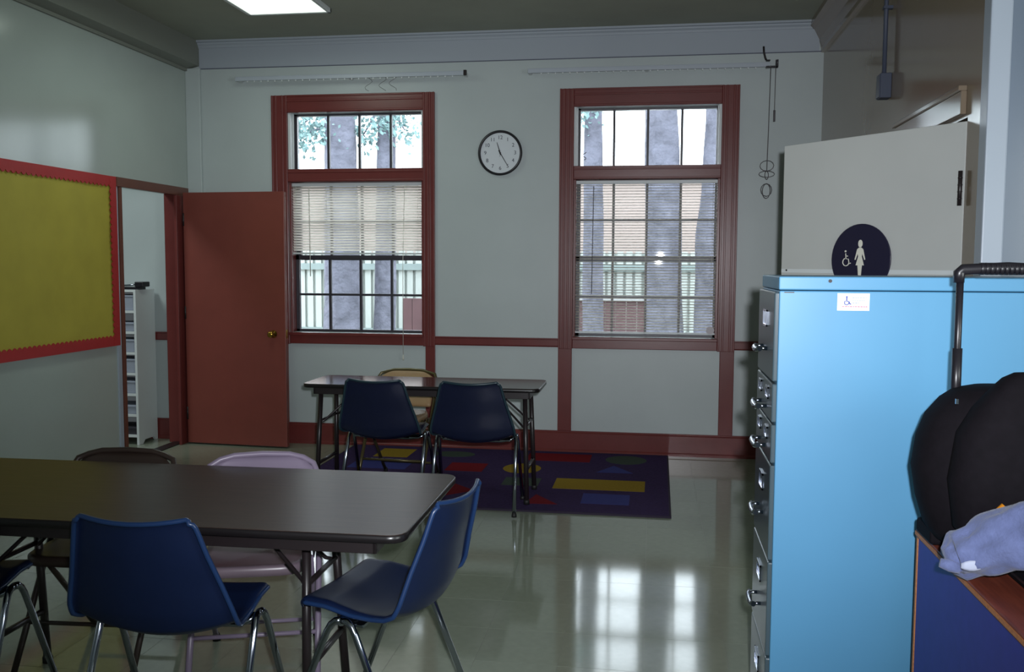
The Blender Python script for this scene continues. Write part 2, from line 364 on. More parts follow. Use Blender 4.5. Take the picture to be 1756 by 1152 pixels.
# ------------------------------------------------------------------ windows
def window(name, x0, x1, cl_, cr_, label):
    wn = thing(name, label, 'window', ((x0+x1)/2, D, ZS), kind='structure')
    y0 = D-.022
    for a, b in ((x0-cl_, x0), (x1, x1+cr_)):                      # casings with raised edge beads
        c = MB().box(a, y0, .80, b, D+.001, 2.752)
        for q in (a, b-.014, a+.03, b-.045): c.box(q, y0-.008, .80, q+.014, y0, 2.752)
        obj('side_casing', c, RED, wn, .003)
    c = MB().box(x0, y0, ZT, x1, D+.001, 2.752)
    for q in (2.738, 2.70, ZT+.004): c.box(x0, y0-.008, q, x1, y0, q+.014)
    obj('head_casing', c, RED, wn, .003)
    c = MB().box(x0, y0, ZM0, x1, D+.14, ZM1)
    for q in (ZM0+.004, ZM1-.03): c.box(x0, y0-.006, q, x1, y0, q+.012)
    obj('transom_bar', c, RED, wn, .003)
    c = MB().box(x0, y0, .805, x1, D+.001, ZS); c.box(x0-.0, y0-.022, .872, x1, y0, ZS); c.box(x0, D, ZS-.02, x1, D+.2, ZS-.001)
    obj('sill', c, RED, wn, .004)
    for a, b in ((x0, x0+.018), (x1-.018, x1)):
        obj('jamb_stop', MB().box(a, D+.002, ZS, b, D+.085, ZM0), RED, wn, .002)
        c = MB().box(a, D+.002, ZM1, b, D+.11, ZT); c.box(a+(.0 if a == x0 else -.008), D+.05, ZM1, b+(.008 if a == x0 else 0), D+.06, ZT)
        obj('jamb_lining', c, WHITEP, wn)
    def sash(nm, za, zb, y, rows, bot, top):
        s = obj(nm, MB().box(x0, y-.018, za, x0+.042, y+.018, zb).box(x1-.03, y-.018, za, x1, y+.018, zb)
                .box(x0, y-.018, za, x1, y+.018, za+bot).box(x0, y-.018, zb-top, x1, y+.018, zb), MUNT, wn)
        gx0, gx1, gz0, gz1 = x0+.042, x1-.03, za+bot, zb-top
        pw, ph = (gx1-gx0)/4, (gz1-gz0)/rows
        for i in (1, 2, 3): obj('muntin', MB().box(gx0+pw*i-.009, y-.014, gz0, gx0+pw*i+.009, y+.014, gz1), MUNT, s)
        for j in range(1, rows): obj('muntin', MB().box(gx0, y-.0135, gz0+ph*j-.009, gx1, y+.0135, gz0+ph*j+.009), MUNT, s)
        for i in range(4):
            for j in range(rows):
                p = obj('pane', MB().box(-pw/2, -.0015, -ph/2, pw/2, .0015, ph/2).mesh('pane', GLASS), None, s, world=False)
                rl = root_loc(s); p.location = (gx0+pw*(i+.5)-rl[0], y-rl[1], gz0+ph*(j+.5)-rl[2])
                p.rotation_euler = (R(random.uniform(-.25, .25)), 0, R(random.uniform(-.25, .25)))
    sash('transom_sash', ZM1, ZT, D+.10, 1, .008, .012)
    sash('upper_sash', 1.468, ZM0, D+.15, 2, .04, .02)
    sash('lower_sash', ZS, 1.508, D+.105, 2, .02, .036)
    return wn
win1 = window('window_1', W1[0], W1[1], .128, .092, 'red framed sash window beside the red door, blind half raised')
win2 = window('window_2', W2[0], W2[1], .107, .126, 'red framed sash window right of the clock, blind lowered')
# squiggle of tape on the transom glass of the second window
sq = [(-.535+.016*math.sin(k*1.1), D+.078, 2.235+.008*k) for k in range(8)]
obj('tape_curl', MB().tube(sq, .003, 6), CORDD, win2)
obj('round_sticker', MB().lathe([(.03, 0), (.03, .003)], (.425, D+.014, .955), 'y', 20), mat('sticker_grey', (190, 184, 190), .5), win2, label='small round pale sticker low in the corner')

def blind(name, label, x0, x1, ztop, zbot, tilt, pitch=.0212):
    b = thing(name, label, 'blind', ((x0+x1)/2, D+.035, ztop), group=None)
    y = D+.035
    obj('head_rail', MB().box(x0, y-.014, ztop-.026, x1, y+.014, ztop), WHITEP, b, .002)
    # one curved slat, shared by all
    wd = .025; rows = []
    for k in range(5):
        t = (k/4-.5)*wd; h = .0022*(1-(2*k/4-1)**2)
        yy, zz = t*math.cos(tilt)-h*math.sin(tilt), t*math.sin(tilt)+h*math.cos(tilt)
        rows.append([(-(x1-x0)/2+.004, yy, zz), ((x1-x0)/2-.004, yy, zz)])
    me = MB().grid(rows).mesh('slat', SLAT)
    n = int((ztop-.03-zbot-.016)/pitch)
    for k in range(n):
        s = bpy.data.objects.new('slat', me); C.objects.link(s); s.parent = b; s.location = (0, 0, -.030-.008-pitch*k)
        s.rotation_euler = (R(random.uniform(-1.5, 1.5)), R(random.uniform(-.04, .04)), 0)
    zb = ztop-.038-pitch*n
    obj('bottom_rail', MB().box(x0+.002, y-.012, zb-.013, x1-.002, y+.012, zb+.001), WHITEP, b, .003)
    for f in (.035, .27, .5, .74, .965):
        x = x0+(x1-x0)*f
        obj('ladder_cord', MB().tube([(x, y-.014, ztop-.02), (x, y-.014, zb)], .0012, 5), CORDM, b)
    return b
bl1 = blind('window_blind', 'white slatted blind pulled halfway up in the window by the red door', W1[0]+.012, W1[1]-.015, ZM0-.006, 1.505, R(-38))
obj('tilt_wand', MB().tube([(-2.70, D+.012, 2.03), (-2.695, D+.012, 1.34)], .0035, 6), CORDM, bl1)
obj('lift_cord', MB().tube([(-1.92, D+.004, 2.05), (-1.921, D-.052, 1.45), (-1.921, D-.054, .735)], .0022, 6).lathe([(.003, 0), (.008, -.03), (.006, -.045)], (-1.921, D-.054, .735)), CORDM, bl1)
bl2 = blind('window_blind', 'white slatted blind lowered fully in the window right of the clock', W2[0]+.012, W2[1]-.012, ZM0-.006, .912, R(14))
obj('tilt_wand', MB().tube([(-.455, D+.012, 2.03), (-.463, D+.012, 1.22)], .0035, 6), CORDD, bl2)

# ------------------------------------------------------------------ doors
dr = thing('door_1', 'flat barn red door standing open against the window wall', 'door', (-3.655, 6.885, 0), kind='structure')
ax = Vector((.852, -.055, 0)).normalized(); nx = Vector((ax.y, -ax.x, 0))          # nx points to the room
def dslab(h, u0, u1, z0, z1, t0, t1):
    q = []
    for z in (z0, z1):
        for u, t in ((u0, t0), (u1, t0), (u1, t1), (u0, t1)):
            p = u*ax+t*nx; q.append((p.x, p.y, z))
    return MB().add(q, [(0, 3, 2, 1), (4, 5, 6, 7), (0, 1, 5, 4), (1, 2, 6, 5), (2, 3, 7, 6), (3, 0, 4, 7)])
obj('door_leaf', dslab(0, 0, .856, .012, 1.99, -.02, .022), REDD, dr, .003, world=False)
kb = thing('door_knob', None, None); C.objects.unlink(kb); bpy.data.objects.remove(kb)
kp = ax*.755+nx*.022
kn = MB().lathe([(.030, 0), (.030, .006), (.012, .012), (.011, .030), (.022, .040), (.027, .052), (.022, .064), (.008, .068)], (0, 0, 0), 'y', 18)
ko = obj('door_knob', kn, BRASS, dr, world=False, label='brass door knob'); ko.location = (kp.x, kp.y, .895); ko.rotation_euler = (0, 0, math.atan2(-nx.x, nx.y))
for z in (.25, 1.05, 1.78):
    obj('hinge', MB().tube([(0, -.022, z-.05), (0, -.022, z+.05)], .007, 8), DKMET, dr, world=False)
obj('latch_plate', dslab(0, .8555, .8575, .86, .93, -.012, .014), BRASS, dr, world=False)

H = Vector((1.181, 3.838, 0)); F = Vector((.600, 4.534, 0))
d2 = thing('door_2', 'cream restroom door standing open behind the blue cabinet', 'door', tuple(H), kind='structure')
ax = (F-H).normalized(); nx = Vector((ax.y, -ax.x, 0))
if nx.y > 0: nx = -nx
obj('door_leaf', dslab(0, 0, .912, .012, 2.0, -.042, 0), DOORW, d2, .002, world=False)
obj('kick_panel', dslab(0, .004, .908, .02, 1.426, 0, .0025), DOORW, d2, .001, world=False)
obj('panel_edge_strip', dslab(0, .004, .908, 1.410, 1.428, .002, .0042), WHITEP, d2, .001, world=False)
obj('screw', dslab(0, .872, .88, 1.418, 1.426, .004, .0055), DKMET, d2, world=False)
for z in (.28, 1.05, 1.745):
    h = MB().tube([(nx.x*.006+ax.x*.014, nx.y*.006+ax.y*.014, z-.067), (nx.x*.006+ax.x*.014, nx.y*.006+ax.y*.014, z+.067)], .0085, 8)
    for q in (-.04, -.013, .013, .04): h.lathe([(.0095, q-.002), (.0095, q+.002)], (nx.x*.006+ax.x*.014, nx.y*.006+ax.y*.014, z), 'z', 10)
    obj('hinge', h, DKMET, d2, world=False)
# round restroom sign on the door
SGU, SGZ = .462, 1.472
sp = H+ax*SGU+nx*.0045; ang = math.atan2(-nx.x, nx.y)+math.pi
sg = thing('restroom_sign', 'round dark navy restroom sign with white woman figure on the cream door', 'sign', (sp.x, sp.y, SGZ), ang)
# local frame: x along the door towards the viewer's right, -y out of the door
obj('disc', MB().lathe([(.152, 0), (.152, -.004), (.150, -.005)], (0, 0, 0), 'y', 48), SIGNM, sg, world=False)
wf = MB(); y0, y1 = -.0066, -.0045
wf.prism([(.013*math.cos(t*math.pi/6)*.85, .067+.0165*math.sin(t*math.pi/6)) for t in range(12)], 'y', y0, y1)
wf.prism([(-.006, .05), (.006, .05), (.0155, .043), (.009, .012), (.021, -.026), (-.021, -.026), (-.009, .012), (-.0155, .043)], 'y', y0, y1)
wf.prism([(.0155, .043), (.027, -.001), (.023, -.003), (.011, .026)], 'y', y0, y1); wf.prism([(-.0155, .043), (-.011, .026), (-.023, -.003), (-.027, -.001)], 'y', y0, y1)
wf.prism([(-.011, -.026), (.011, -.026), (.006, -.08), (-.006, -.08)], 'y', y0, y1)
obj('woman_figure', wf, SIGNW, sg, world=False)
wc = MB(); cx, cz = -.073, .0
wc.tube([(cx+.0165*math.cos(a), -.0056, cz-.012+.0165*math.sin(a)) for a in [R(110+i*22) for i in range(12)]], .0022, 6)
wc.tube([(cx-.002, -.0056, cz+.026), (cx, -.0056, cz+.002), (cx+.013, -.0056, cz+.001), (cx+.018, -.0056, cz-.02), (cx+.026, -.0056, cz-.016)], .0024, 6)
wc.tube([(cx-.001, -.0056, cz+.014), (cx+.010, -.0056, cz+.014)], .002, 6)
wc.lathe([(.0045, -.0066), (.0045, -.0045)], (cx-.003, 0, cz+.035), 'y', 12)
obj('wheelchair_symbol', wc, SIGNW, sg, world=False)

# ------------------------------------------------------------------ fixtures
lf = thing('ceiling_light', 'flat white fluorescent ceiling fixture at the top of the view', 'ceiling light', (-2.52, 5.6, CZ))
fr = MB(); x0, x1, ya, yb = -2.82, -2.22, 5.03, 6.28
for a in ((x0, ya, x1, ya+.025), (x0, yb-.025, x1, yb), (x0, ya, x0+.025, yb), (x1-.025, ya, x1, yb)): fr.box(a[0], a[1], CZ-.03, a[2], a[3], CZ)
obj('frame', fr, WHITEP, lf, .003)
obj('diffuser', MB().box(x0+.024, ya+.024, CZ-.026, x1-.024, yb-.024, CZ-.012), LAMPM, lf)

def curtain_rod(label, x0, x1, z, yoff=.1):
    r = thing('curtain_rod', label, 'curtain rod', ((x0+x1)/2, D-.05, z)); y = D-yoff
    obj('rod', MB().box(x0, y-.008, z-.016, x1, y+.008, z+.016).box(x0+.005, y-.011, z+.010, x1-.005, y-.008, z+.016), mat('rod_enamel', (172, 180, 190), .35), r, .003)
    for x in (x0+.01, (x0+x1)/2, x1-.01):
        obj('bracket', MB().box(x-.012, y-.002, z-.012, x+.012, D-.004, z+.012), WHITEP, r, .002)
    for k in range(30):
        x = x0+.1+(x1-x0-.2)*k/29
        obj('glider', MB().cbox((x, y, z-.021), (.008, .006, .012)), WHITEP, r)
    return r, y
r1, ry = curtain_rod('pale bare curtain rod above the window by the red door', -3.245, -1.417, 2.87)
obj('end_cap', MB().box(-1.432, ry-.012, 2.852, -1.408, ry+.01, 2.892), DKMET, r1, .003)
for k, x in enumerate((-2.17, -2.06, -1.98)):
    obj('loose_thread', MB().tube([(x+.03*math.sin(q*.9+k), ry+.0, 2.852-q*.014) for q in range(8)], .0016, 5), CORDD, r1)
r2, ry = curtain_rod('pale bare curtain rod above the window right of the clock', -.946, .80, 2.872)
c = MB(); c.box(.77, ry-.014, 2.848, .852, ry+.012, 2.862); c.box(.838, ry-.014, 2.848, .856, ry+.012, 2.905); c.box(.77, ry-.014, 2.896, .80, ry+.012, 2.905)
obj('end_bracket', c, BLACKP, r2, .003)
obj('hook', MB().tube([(.752, ry, 3.0), (.755, ry, 2.96), (.765, ry, 2.92), (.772, ry, 2.905)], .007, 8), DKMET, r2)
pc = [(.805, ry, 2.85), (.80, ry, 2.4), (.795, ry, 2.12)]
cd = MB().tube(pc, .003, 6); cd.tube([(.84, ry, 2.85), (.838, ry, 2.55)], .0025, 6); cd.tube([(.838, ry, 2.55), (.838, ry, 2.47)], .008, 6)
for k in range(5):
    a0 = k*1.3
    cd.tube([(.795+.055*math.sin(t*.52)*math.cos(a0), ry+.02*math.sin(t*.52)*math.sin(a0), 2.10+(.02 if k < 3 else -.07)-.055*(1-math.cos(t*.52))*(.4+.14*k)*(-1 if k == 2 else 1)) for t in range(13)], .0028, 6)
obj('pull_cord', cd, CORDD, r2, label='grey cord knotted into a bundle')

# clock
ck = thing('wall_clock', 'round black rimmed wall clock between the windows', 'clock', (-1.165, D, 2.284))
obj('rim', MB().lathe([(.150, 0), (.168, -.006), (.170, -.026), (.163, -.038), (.153, -.036), (.150, -.014)], (0, 0, 0), 'y', 56, cap=False), BLACKP, ck, world=False)
obj('dial', MB().lathe([(.155, -.012), (.155, -.020)], (0, 0, 0), 'y', 48), CLOCKF, ck, world=False)
for k in range(1, 13):
    a = R(90-30*k); text_mb(str(k), .040, CLOCKN, 'numeral', ck, (.115*math.cos(a), -.0205, .115*math.sin(a)))
def hand(nm, ang, L, wd):
    a = R(ang); d = Vector((math.sin(a), 0, math.cos(a))); p = Vector((d.z, 0, -d.x))*wd
    q = [-.2*L*d-p*.8, -.2*L*d+p*.8, L*d+p*.4, L*d-p*.4]
    poly = [(v.x, v.z) for v in q]; obj(nm, MB().prism(poly, 'y', -.0245, -.023), BLACKP, ck, world=False)
hand('hour_hand', -17.5, .082, .005); hand('minute_hand', 149, .115, .0045)
obj('second_hand', MB().prism([(-.001, -.03), (.001, -.03), (.001, .02), (-.001, .02)], 'y', -.0262, -.0255), BLACKP, ck, world=False)
obj('hub', MB().lathe([(.007, -.022), (.007, -.028)], (0, 0, 0), 'y', 14), BLACKP, ck, world=False)

# conduit and switch box on the tan wall
cb = thing('conduit_box', 'blue grey electrical box hanging on its conduit on the tan wall', 'electrical box', (XR, 5.08, 2.30))
GB = mat('blue_grey_enamel', (66, 72, 88), .5, spec=.3)
obj('box', MB().box(XR-.055, 5.045, 2.30, XR, 5.125, 2.425), GB, cb, .004)
obj('cover', MB().box(XR-.059, 5.05, 2.305, XR-.055, 5.12, 2.42), GB, cb, .001)
cdu = obj('conduit', MB().tube([(XR-.03, 5.085, 2.42), (XR-.03, 5.085, CZ-.02)], .011, 10), GB, cb)
obj('pipe_strap', MB().box(XR-.045, 5.068, 2.75, XR, 5.102, 2.765), GB, cdu)

# bulletin board on the left wall
bb = thing('bulletin_board', 'yellow paper bulletin board with scalloped red border on the left wall', 'bulletin board', (XL, 5.1, .865))
Y0, Y1, Z0, Z1 = 4.2, 5.965, .868, 2.03
obj('backing', MB().box(XL, Y0, Z0, XL+.014, Y1, Z1), mat('board_cork', (120, 92, 66), .9), bb)
# crumpled paper sheet
rows = []
for i in range(25):
    z = Z0+.05+(Z1-Z0-.1)*i/24
    rows.append([(XL+.022+.0025*math.sin(y*9+z*5)+.002*math.sin(z*23+y*3), y, z) for y in [Y0+.05+(Y1-Y0-.1)*k/30 for k in range(31)]])
obj('paper_sheet', MB().grid(rows), YPAPER, bb, kind=None)
def scallop(along, a0, a1, outer, inner, n, lift=0):
    top, pts = [], []
    for k in range(n*4+1):
        t = a0+(a1-a0)*k/(n*4); pts.append((t, inner+(.017*abs(math.sin(math.pi*k/4)))*(1 if outer > inner else -1)*-1))
    poly = [(p[0], p[1]) for p in pts]+[(a1, outer), (a0, outer)]
    if along == 'z': poly = [(b, a) for a, b in poly]
    return MB().prism(poly, 'x', XL+.029+lift, XL+.033+lift)
obj('scalloped_border', scallop('y', Y0, Y1, Z1, Z1-.058, 40), RBORDER, bb)
obj('scalloped_border', scallop('y', Y0, Y1, Z0, Z0+.058, 40), RBORDER, bb)
obj('scalloped_border', scallop('z', Z0, Z1, Y1, Y1-.062, 28, .0015), RBORDER, bb)
obj('scalloped_border', scallop('z', Z0, Z1, Y0, Y0+.058, 28, .0015), RBORDER, bb)

# white shelf unit in the next room
su = thing('shelf_unit', 'narrow white shelf unit in the next room beside the doorway', 'shelf', (-4.22, 6.88, 0))
sx0, sx1, sy0, sy1, sh = -4.45, -4.005, 6.74, 7.02, 1.23
obj('side_panel', MB().prism([(sy0, 0), (sy0+.06, 0), (sy0+.09, .03), (sy1-.06, .03), (sy1-.03, 0), (sy1, 0), (sy1, sh), (sy0, sh)], 'x', sx1-.02, sx1), WHITEP, su, .002)
obj('side_panel', MB().box(sx0, sy0, 0, sx0+.02, sy1, sh), WHITEP, su, .002)
obj('back_panel', MB().box(sx0+.02, sy1-.01, .03, sx1-.02, sy1, sh), WHITEP, su)
for k in range(8):
    z = .06+k*(sh-.08)/7
    obj('shelf_board', MB().box(sx0+.02, sy0+.002, z, sx1-.02, sy1-.01, z+.02), WHITEP, su, .001)
sz = [(.06+k*(sh-.08)/7)+.02 for k in range(7)]
for k in range(7):
    hgt = (.06, .07, .10, .11, .10, .07, .12)[k]
    bn = thing('storage_bin', ['dark low bin on the bottom shelf of the white unit', 'grey bin on the second shelf up in the white unit', 'tall grey bin on the third shelf up in the white unit', 'tall grey bin on the fourth shelf up in the white unit',
               'tall grey bin on the fifth shelf up in the white unit', 'low grey bin on the sixth shelf up in the white unit', 'grey bin on the topmost shelf of the white unit'][k], 'bin', (-4.22, 6.87, sz[k]), group='bins in the white shelf unit')
    mt = DARKBIN if k == 0 else GREYBIN
    q = MB(); a0, a1, b0, b1 = sx0+.03, sx1-.03, sy0+.012, sy1-.03
    q.prism([(b0+.012, sz[k]+.001), (b1, sz[k]+.001), (b1, sz[k]+hgt), (b0, sz[k]+hgt)], 'x', a0, a1)
    bo = obj('bin_body', q, mt, bn, .004)
    obj('lip', MB().box(a0-.004, b0-.006, sz[k]+hgt-.012, a1+.004, b0+.004, sz[k]+hgt), mt, bn, .002)
pn = thing('hole_punch', 'black hole punch lying on top of the white shelf unit', 'hole punch', (-4.05, 6.82, sh))
obj('base', MB().box(-4.40, 6.78, sh, -3.985, 6.86, sh+.022), BLACKP, pn, .004)
obj('head', MB().box(-4.03, 6.77, sh+.022, -3.955, 6.87, sh+.062), BLACKP, pn, .006)
obj('lever', MB().tube([(-4.35, 6.82, sh+.024), (-4.10, 6.82, sh+.034), (-4.0, 6.82, sh+.045)], .006, 8), CHROME, pn)

# ------------------------------------------------------------------ rug
rg = thing('rug', 'dark purple rug with yellow, red, green and blue shapes by the windows', 'rug', (-1.1, 6.15, 0), R(-.3))
x0, x1, y0, y1 = -1.22, 1.222, -.86, .855
obj('pile', MB().box(x0, y0, .0008, x1, y1, .010), RUGM, rg, .004, world=False)
bd = MB()
for a in ((x0-.006, y0-.006, x1+.006, y0+.006), (x0-.006, y1-.006, x1+.006, y1+.006), (x0-.006, y0, x0+.006, y1), (x1-.006, y0, x1+.006, y1)): bd.box(a[0], a[1], .0008, a[2], a[3], .0112)
obj('binding', bd, RUGE, rg, .002, world=False)
def patch(nm, pts, mt): obj(nm, MB().prism([(p[0]+1.1, p[1]-6.15) for p in pts], 'z', .0099, .0112), mt, rg, world=False)
def rect(a, b, c, d): return [(a, b), (c, b), (c, d), (a, d)]
def oval(cx, cy, rx, ry): return [(cx+rx*math.cos(t*math.pi/14), cy+ry*math.sin(t*math.pi/14)) for t in range(28)]
patch('yellow_rectangle', rect(-.62, 5.845, -.032, 6.13), RUGY); patch('yellow_square', rect(-2.05, 6.60, -1.79, 6.90), RUGY)
patch('red_bar', rect(-.91, 6.665, -.44, 6.93), RUGR); patch('red_square', rect(-1.42, 6.23, -1.155, 6.49), RUGR)
patch('yellow_circle', oval(-.894, 6.385, .134, .156), RUGY)
patch('red_triangle', [(-.74, 5.44), (-.545, 5.45), (-.70, 5.67)], RUGR)
patch('blue_rectangle', rect(-.41, 5.50, -.12, 5.745), RUGB); patch('green_circle', oval(-.18, 6.785, .15, .15), RUGG)
patch('blue_square', rect(-2.12, 6.21, -1.70, 6.50), RUGB); patch('green_oval', oval(-1.47, 6.78, .16, .10), RUGG)
patch('blue_triangle', [(-.37, 6.35), (-.12, 6.36), (-.26, 6.58)], RUGB); patch('green_square', rect(-.96, 5.88, -.72, 6.1), RUGG)
patch('red_diamond', [(-1.3, 5.5), (-1.1, 5.7), (-1.3, 5.9), (-1.5, 5.7)], RUGR); patch('yellow_triangle', [(-2.0, 5.5), (-1.7, 5.5), (-1.85, 5.8)], RUGY)

# ------------------------------------------------------------------ folding tables
def folding_table(label, loc, rz, L, Wd, h, inset, legin, legy, top):
    t = thing('folding_table', label, 'table', loc, rz, 'brown folding tables')
    r = .05
    def outline(g):
        pts = []
        for (cx, cy, a0) in ((L/2-r, Wd/2-r, 0), (-L/2+r, Wd/2-r, 90), (-L/2+r, -Wd/2+r, 180), (L/2-r, -Wd/2+r, 270)):
            for k in range(7):
                a = R(a0+15*k); pts.append((cx+(r+g)*math.cos(a), cy+(r+g)*math.sin(a)))
        return pts
    obj('tabletop', MB().prism(outline(-.003), 'z', h-.022, h), top, t, world=False)
    e = MB(); o1, o0 = outline(0), outline(-.004); n = len(o1)
    rows = [[(p[0], p[1], h-.001) for p in o0], [(p[0], p[1], h-.003) for p in o1], [(p[0], p[1], h-.021) for p in o1], [(p[0], p[1], h-.024) for p in o0]]
    e.grid(rows, True, True); obj('edge_band', e, EDGE, t, world=False)
    a = MB(); ix, iy = L/2-inset, Wd/2-.045
    for q in ((-ix, -iy, ix, -iy+.012), (-ix, iy-.012, ix, iy), (-ix, -iy, -ix+.012, iy), (ix-.012, -iy, ix, iy)): a.box(q[0], q[1], h-.068, q[2], q[3], h-.022)
    obj('apron', a, DKMET, t, .002, world=False)
    lx = L/2-legin; ly = legy[1]; lt = legy[0]
    for sx in (-1, 1):
        fx = sx*(lx+.02)
        for sy in (-1, 1):
            g = obj('leg', MB().tube([(sx*lx, sy*lt, h-.03), (fx, sy*ly, .012)], .0145, 10), DKMET, t, world=False)
            obj('foot_cap', MB().lathe([(.018, 0), (.018, .02), (.0145, .028)], (fx, sy*ly, 0), 'z', 12), RUBBER, g, world=False)
        obj('cross_bar', MB().tube([(sx*(lx+.014), -ly+.02, .20), (sx*(lx+.014), ly-.02, .20)], .011, 8), DKMET, t, world=False)
        obj('cross_bar', MB().tube([(sx*(lx+.006), -lt-.02, .46), (sx*(lx+.006), lt+.02, .46)], .009, 8), DKMET, t, world=False)
        for sy in (-1, 1):
            bx = sx*(lx-.24)
            obj('brace', MB().tube([(bx, sy*.06, h-.035), (bx+sx*.05, sy*.075, h-.07), (sx*(lx-.02), sy*(lt-.01), h-.235), (sx*(lx+.006), sy*(lt+.02), h-.25)], .007, 8), DKMET, t, world=False)
    return t
folding_table('long dark brown folding table in the foreground at the left', (-1.585, 2.79, 0), R(.7), 1.83, .765, .70, .09, .375, (.12, .19), TABLE)
folding_table('narrower dark brown folding table on the rug under the clock', (-1.385, 5.60, .0115), R(.4), 1.46, .46, .70, .06, .095, (.14, .19), TABLE2)

# ------------------------------------------------------------------ blue shell chairs
def interp(tab, t):
    for (a, va), (b, vb) in zip(tab, tab[1:]):
        if t <= b: f = (t-a)/(b-a); return tuple(x+(y-x)*f for x, y in zip(va, vb))
    return tab[-1][1]
def shell_mesh(mt):
    # along the centre line: (forward, height, half width, side lift, side wrap forward)
    prof = [(0.00, (.170, .425, .178, .004, 0)), (.03, (.168, .445, .194, .006, 0)), (.07, (.148, .458, .200, .010, 0)), (.2, (.07, .452, .206, .016, 0)), (.32, (-.02, .426, .214, .028, 0)),
            (.42, (-.09, .409, .224, .046, .004)), (.5, (-.148, .409, .236, .054, .014)), (.57, (-.188, .432, .243, .044, .028)), (.64, (-.210, .482, .239, .024, .036)), (.75, (-.232, .584, .216, .004, .036)),
            (.87, (-.258, .676, .190, .004, .033)), (.95, (-.274, .742, .172, .012, .030)), (.985, (-.281, .758, .164, .014, .028)), (1.0, (-.288, .762, .158, .013, .028))]
    rows = []; N = 44
    us = [-1, -.985, -.94, -.86, -.72, -.5, -.25, 0, .25, .5, .72, .86, .94, .985, 1]
    for i in range(N+1):
        t = i/N; f, z, hw, lift, wrap = interp(prof, t)
        f2, z2 = interp(prof, min(1, t+.01))[:2]; f1, z1 = interp(prof, max(0, t-.01))[:2]
        d = Vector((0, f2-f1, z2-z1)).normalized(); n = Vector((0, -d.z, d.y))       # n points out of / below the shell
        if n.z > 0 and t < .5: n = -n
        if n.y > 0 and t >= .5: n = -n
        row = []
        for u in us:
            s = abs(u); c = s*s
            p = Vector((u*hw, f+wrap*c, z+lift*c))
            if s > .9: p += n*(.014 if s > .99 else .006 if s > .95 else 0)      # rolled rim
            row.append(p)
        rows.append(row)
    mb = MB(); mb.grid(rows); return mb
def shell_chair(label, mt, rim):
    t = thing('shell_chair', label, 'chair', group='blue shell chairs')
    s = obj('shell', shell_mesh(mt), mt, t, world=False)
    rm = MB(); V = s.data.vertices; NC = 15; NR = len(V)//NC
    lo = 3
    edge = [V[i*NC].co for i in range(lo, NR)]+[V[(NR-1)*NC+k].co for k in range(1, NC-1)]+[V[i*NC+NC-1].co for i in range(NR-1, lo-1, -1)]
    rm.tube([tuple(p) for p in edge], .0072, 8)
    obj('rim', rm, rim, t, world=False)
    so = s.modifiers.new('solid', 'SOLIDIFY'); so.thickness = .006; so.offset = 0
    sb = s.modifiers.new('sub', 'SUBSURF'); sb.levels = 1; sb.render_levels = 1
    for sx in (-1, 1):
        x = sx*.232
        for nm, fy, dx in (('front_leg', .20, .018), ('rear_leg', -.205, .012)):
            sg_ = 1 if fy > 0 else -1
            pts = [(x+sx*.0, 0, .432), (x+sx*.001, sg_*.018, .429), (x+sx*.002, sg_*.034, .416), (x+sx*.004, sg_*.047, .393), (x+sx*dx, fy, .014)]
            g = obj(nm, MB().tube(pts, .0105, 12), CHROME, t, world=False)
            obj('glide', MB().lathe([(.015, 0), (.015, .010), (.011, .026)], (x+sx*dx, fy, 0), 'z', 12), RUBBER, g, world=False)
    for y in (-.02, .02):
        b = MB().tube([(-.232, y*.6, .426), (-.20, y, .408), (-.14, y, .398), (.14, y, .398), (.20, y, .408), (.232, y*.6, .426)], .009, 8)
        obj('seat_bar', b, CHROME, t, world=False)
    for sx in (-1, 1): obj('mounting_plate', MB().box(sx*.17-.03, -.05, .402, sx*.17+.03, .05, .412), CHROME, t, .002, world=False)
    return t
chA = shell_chair('navy blue shell chair seen from behind at the foreground table', NAVY, RIMN); chA.location = (-1.352, 2.49, 0); chA.rotation_euler = (0, 0, R(1))
def put(src, loc, rz, label, shell=None):
    c = copy_tree(src); c.location = loc; c.rotation_euler = (0, 0, R(rz)); c['label'] = label; return c
chB = put(chA, (-.818, 2.70, 0), 79, 'navy blue shell chair in side view at the right end of the foreground table')
chE = put(chA, (-2.20, 2.56, 0), 4, 'navy blue shell chair cut off by the left edge of the photo')
chL = shell_chair('dark blue shell chair tucked at the left of the rug table', NAVYD, TEAL); chL.location = (-1.552, 5.33, .0115); chL.rotation_euler = (0, 0, R(-2))
chR = put(chL, (-1.012, 5.32, .0115), 2, 'dark blue shell chair tucked at the right of the rug table')

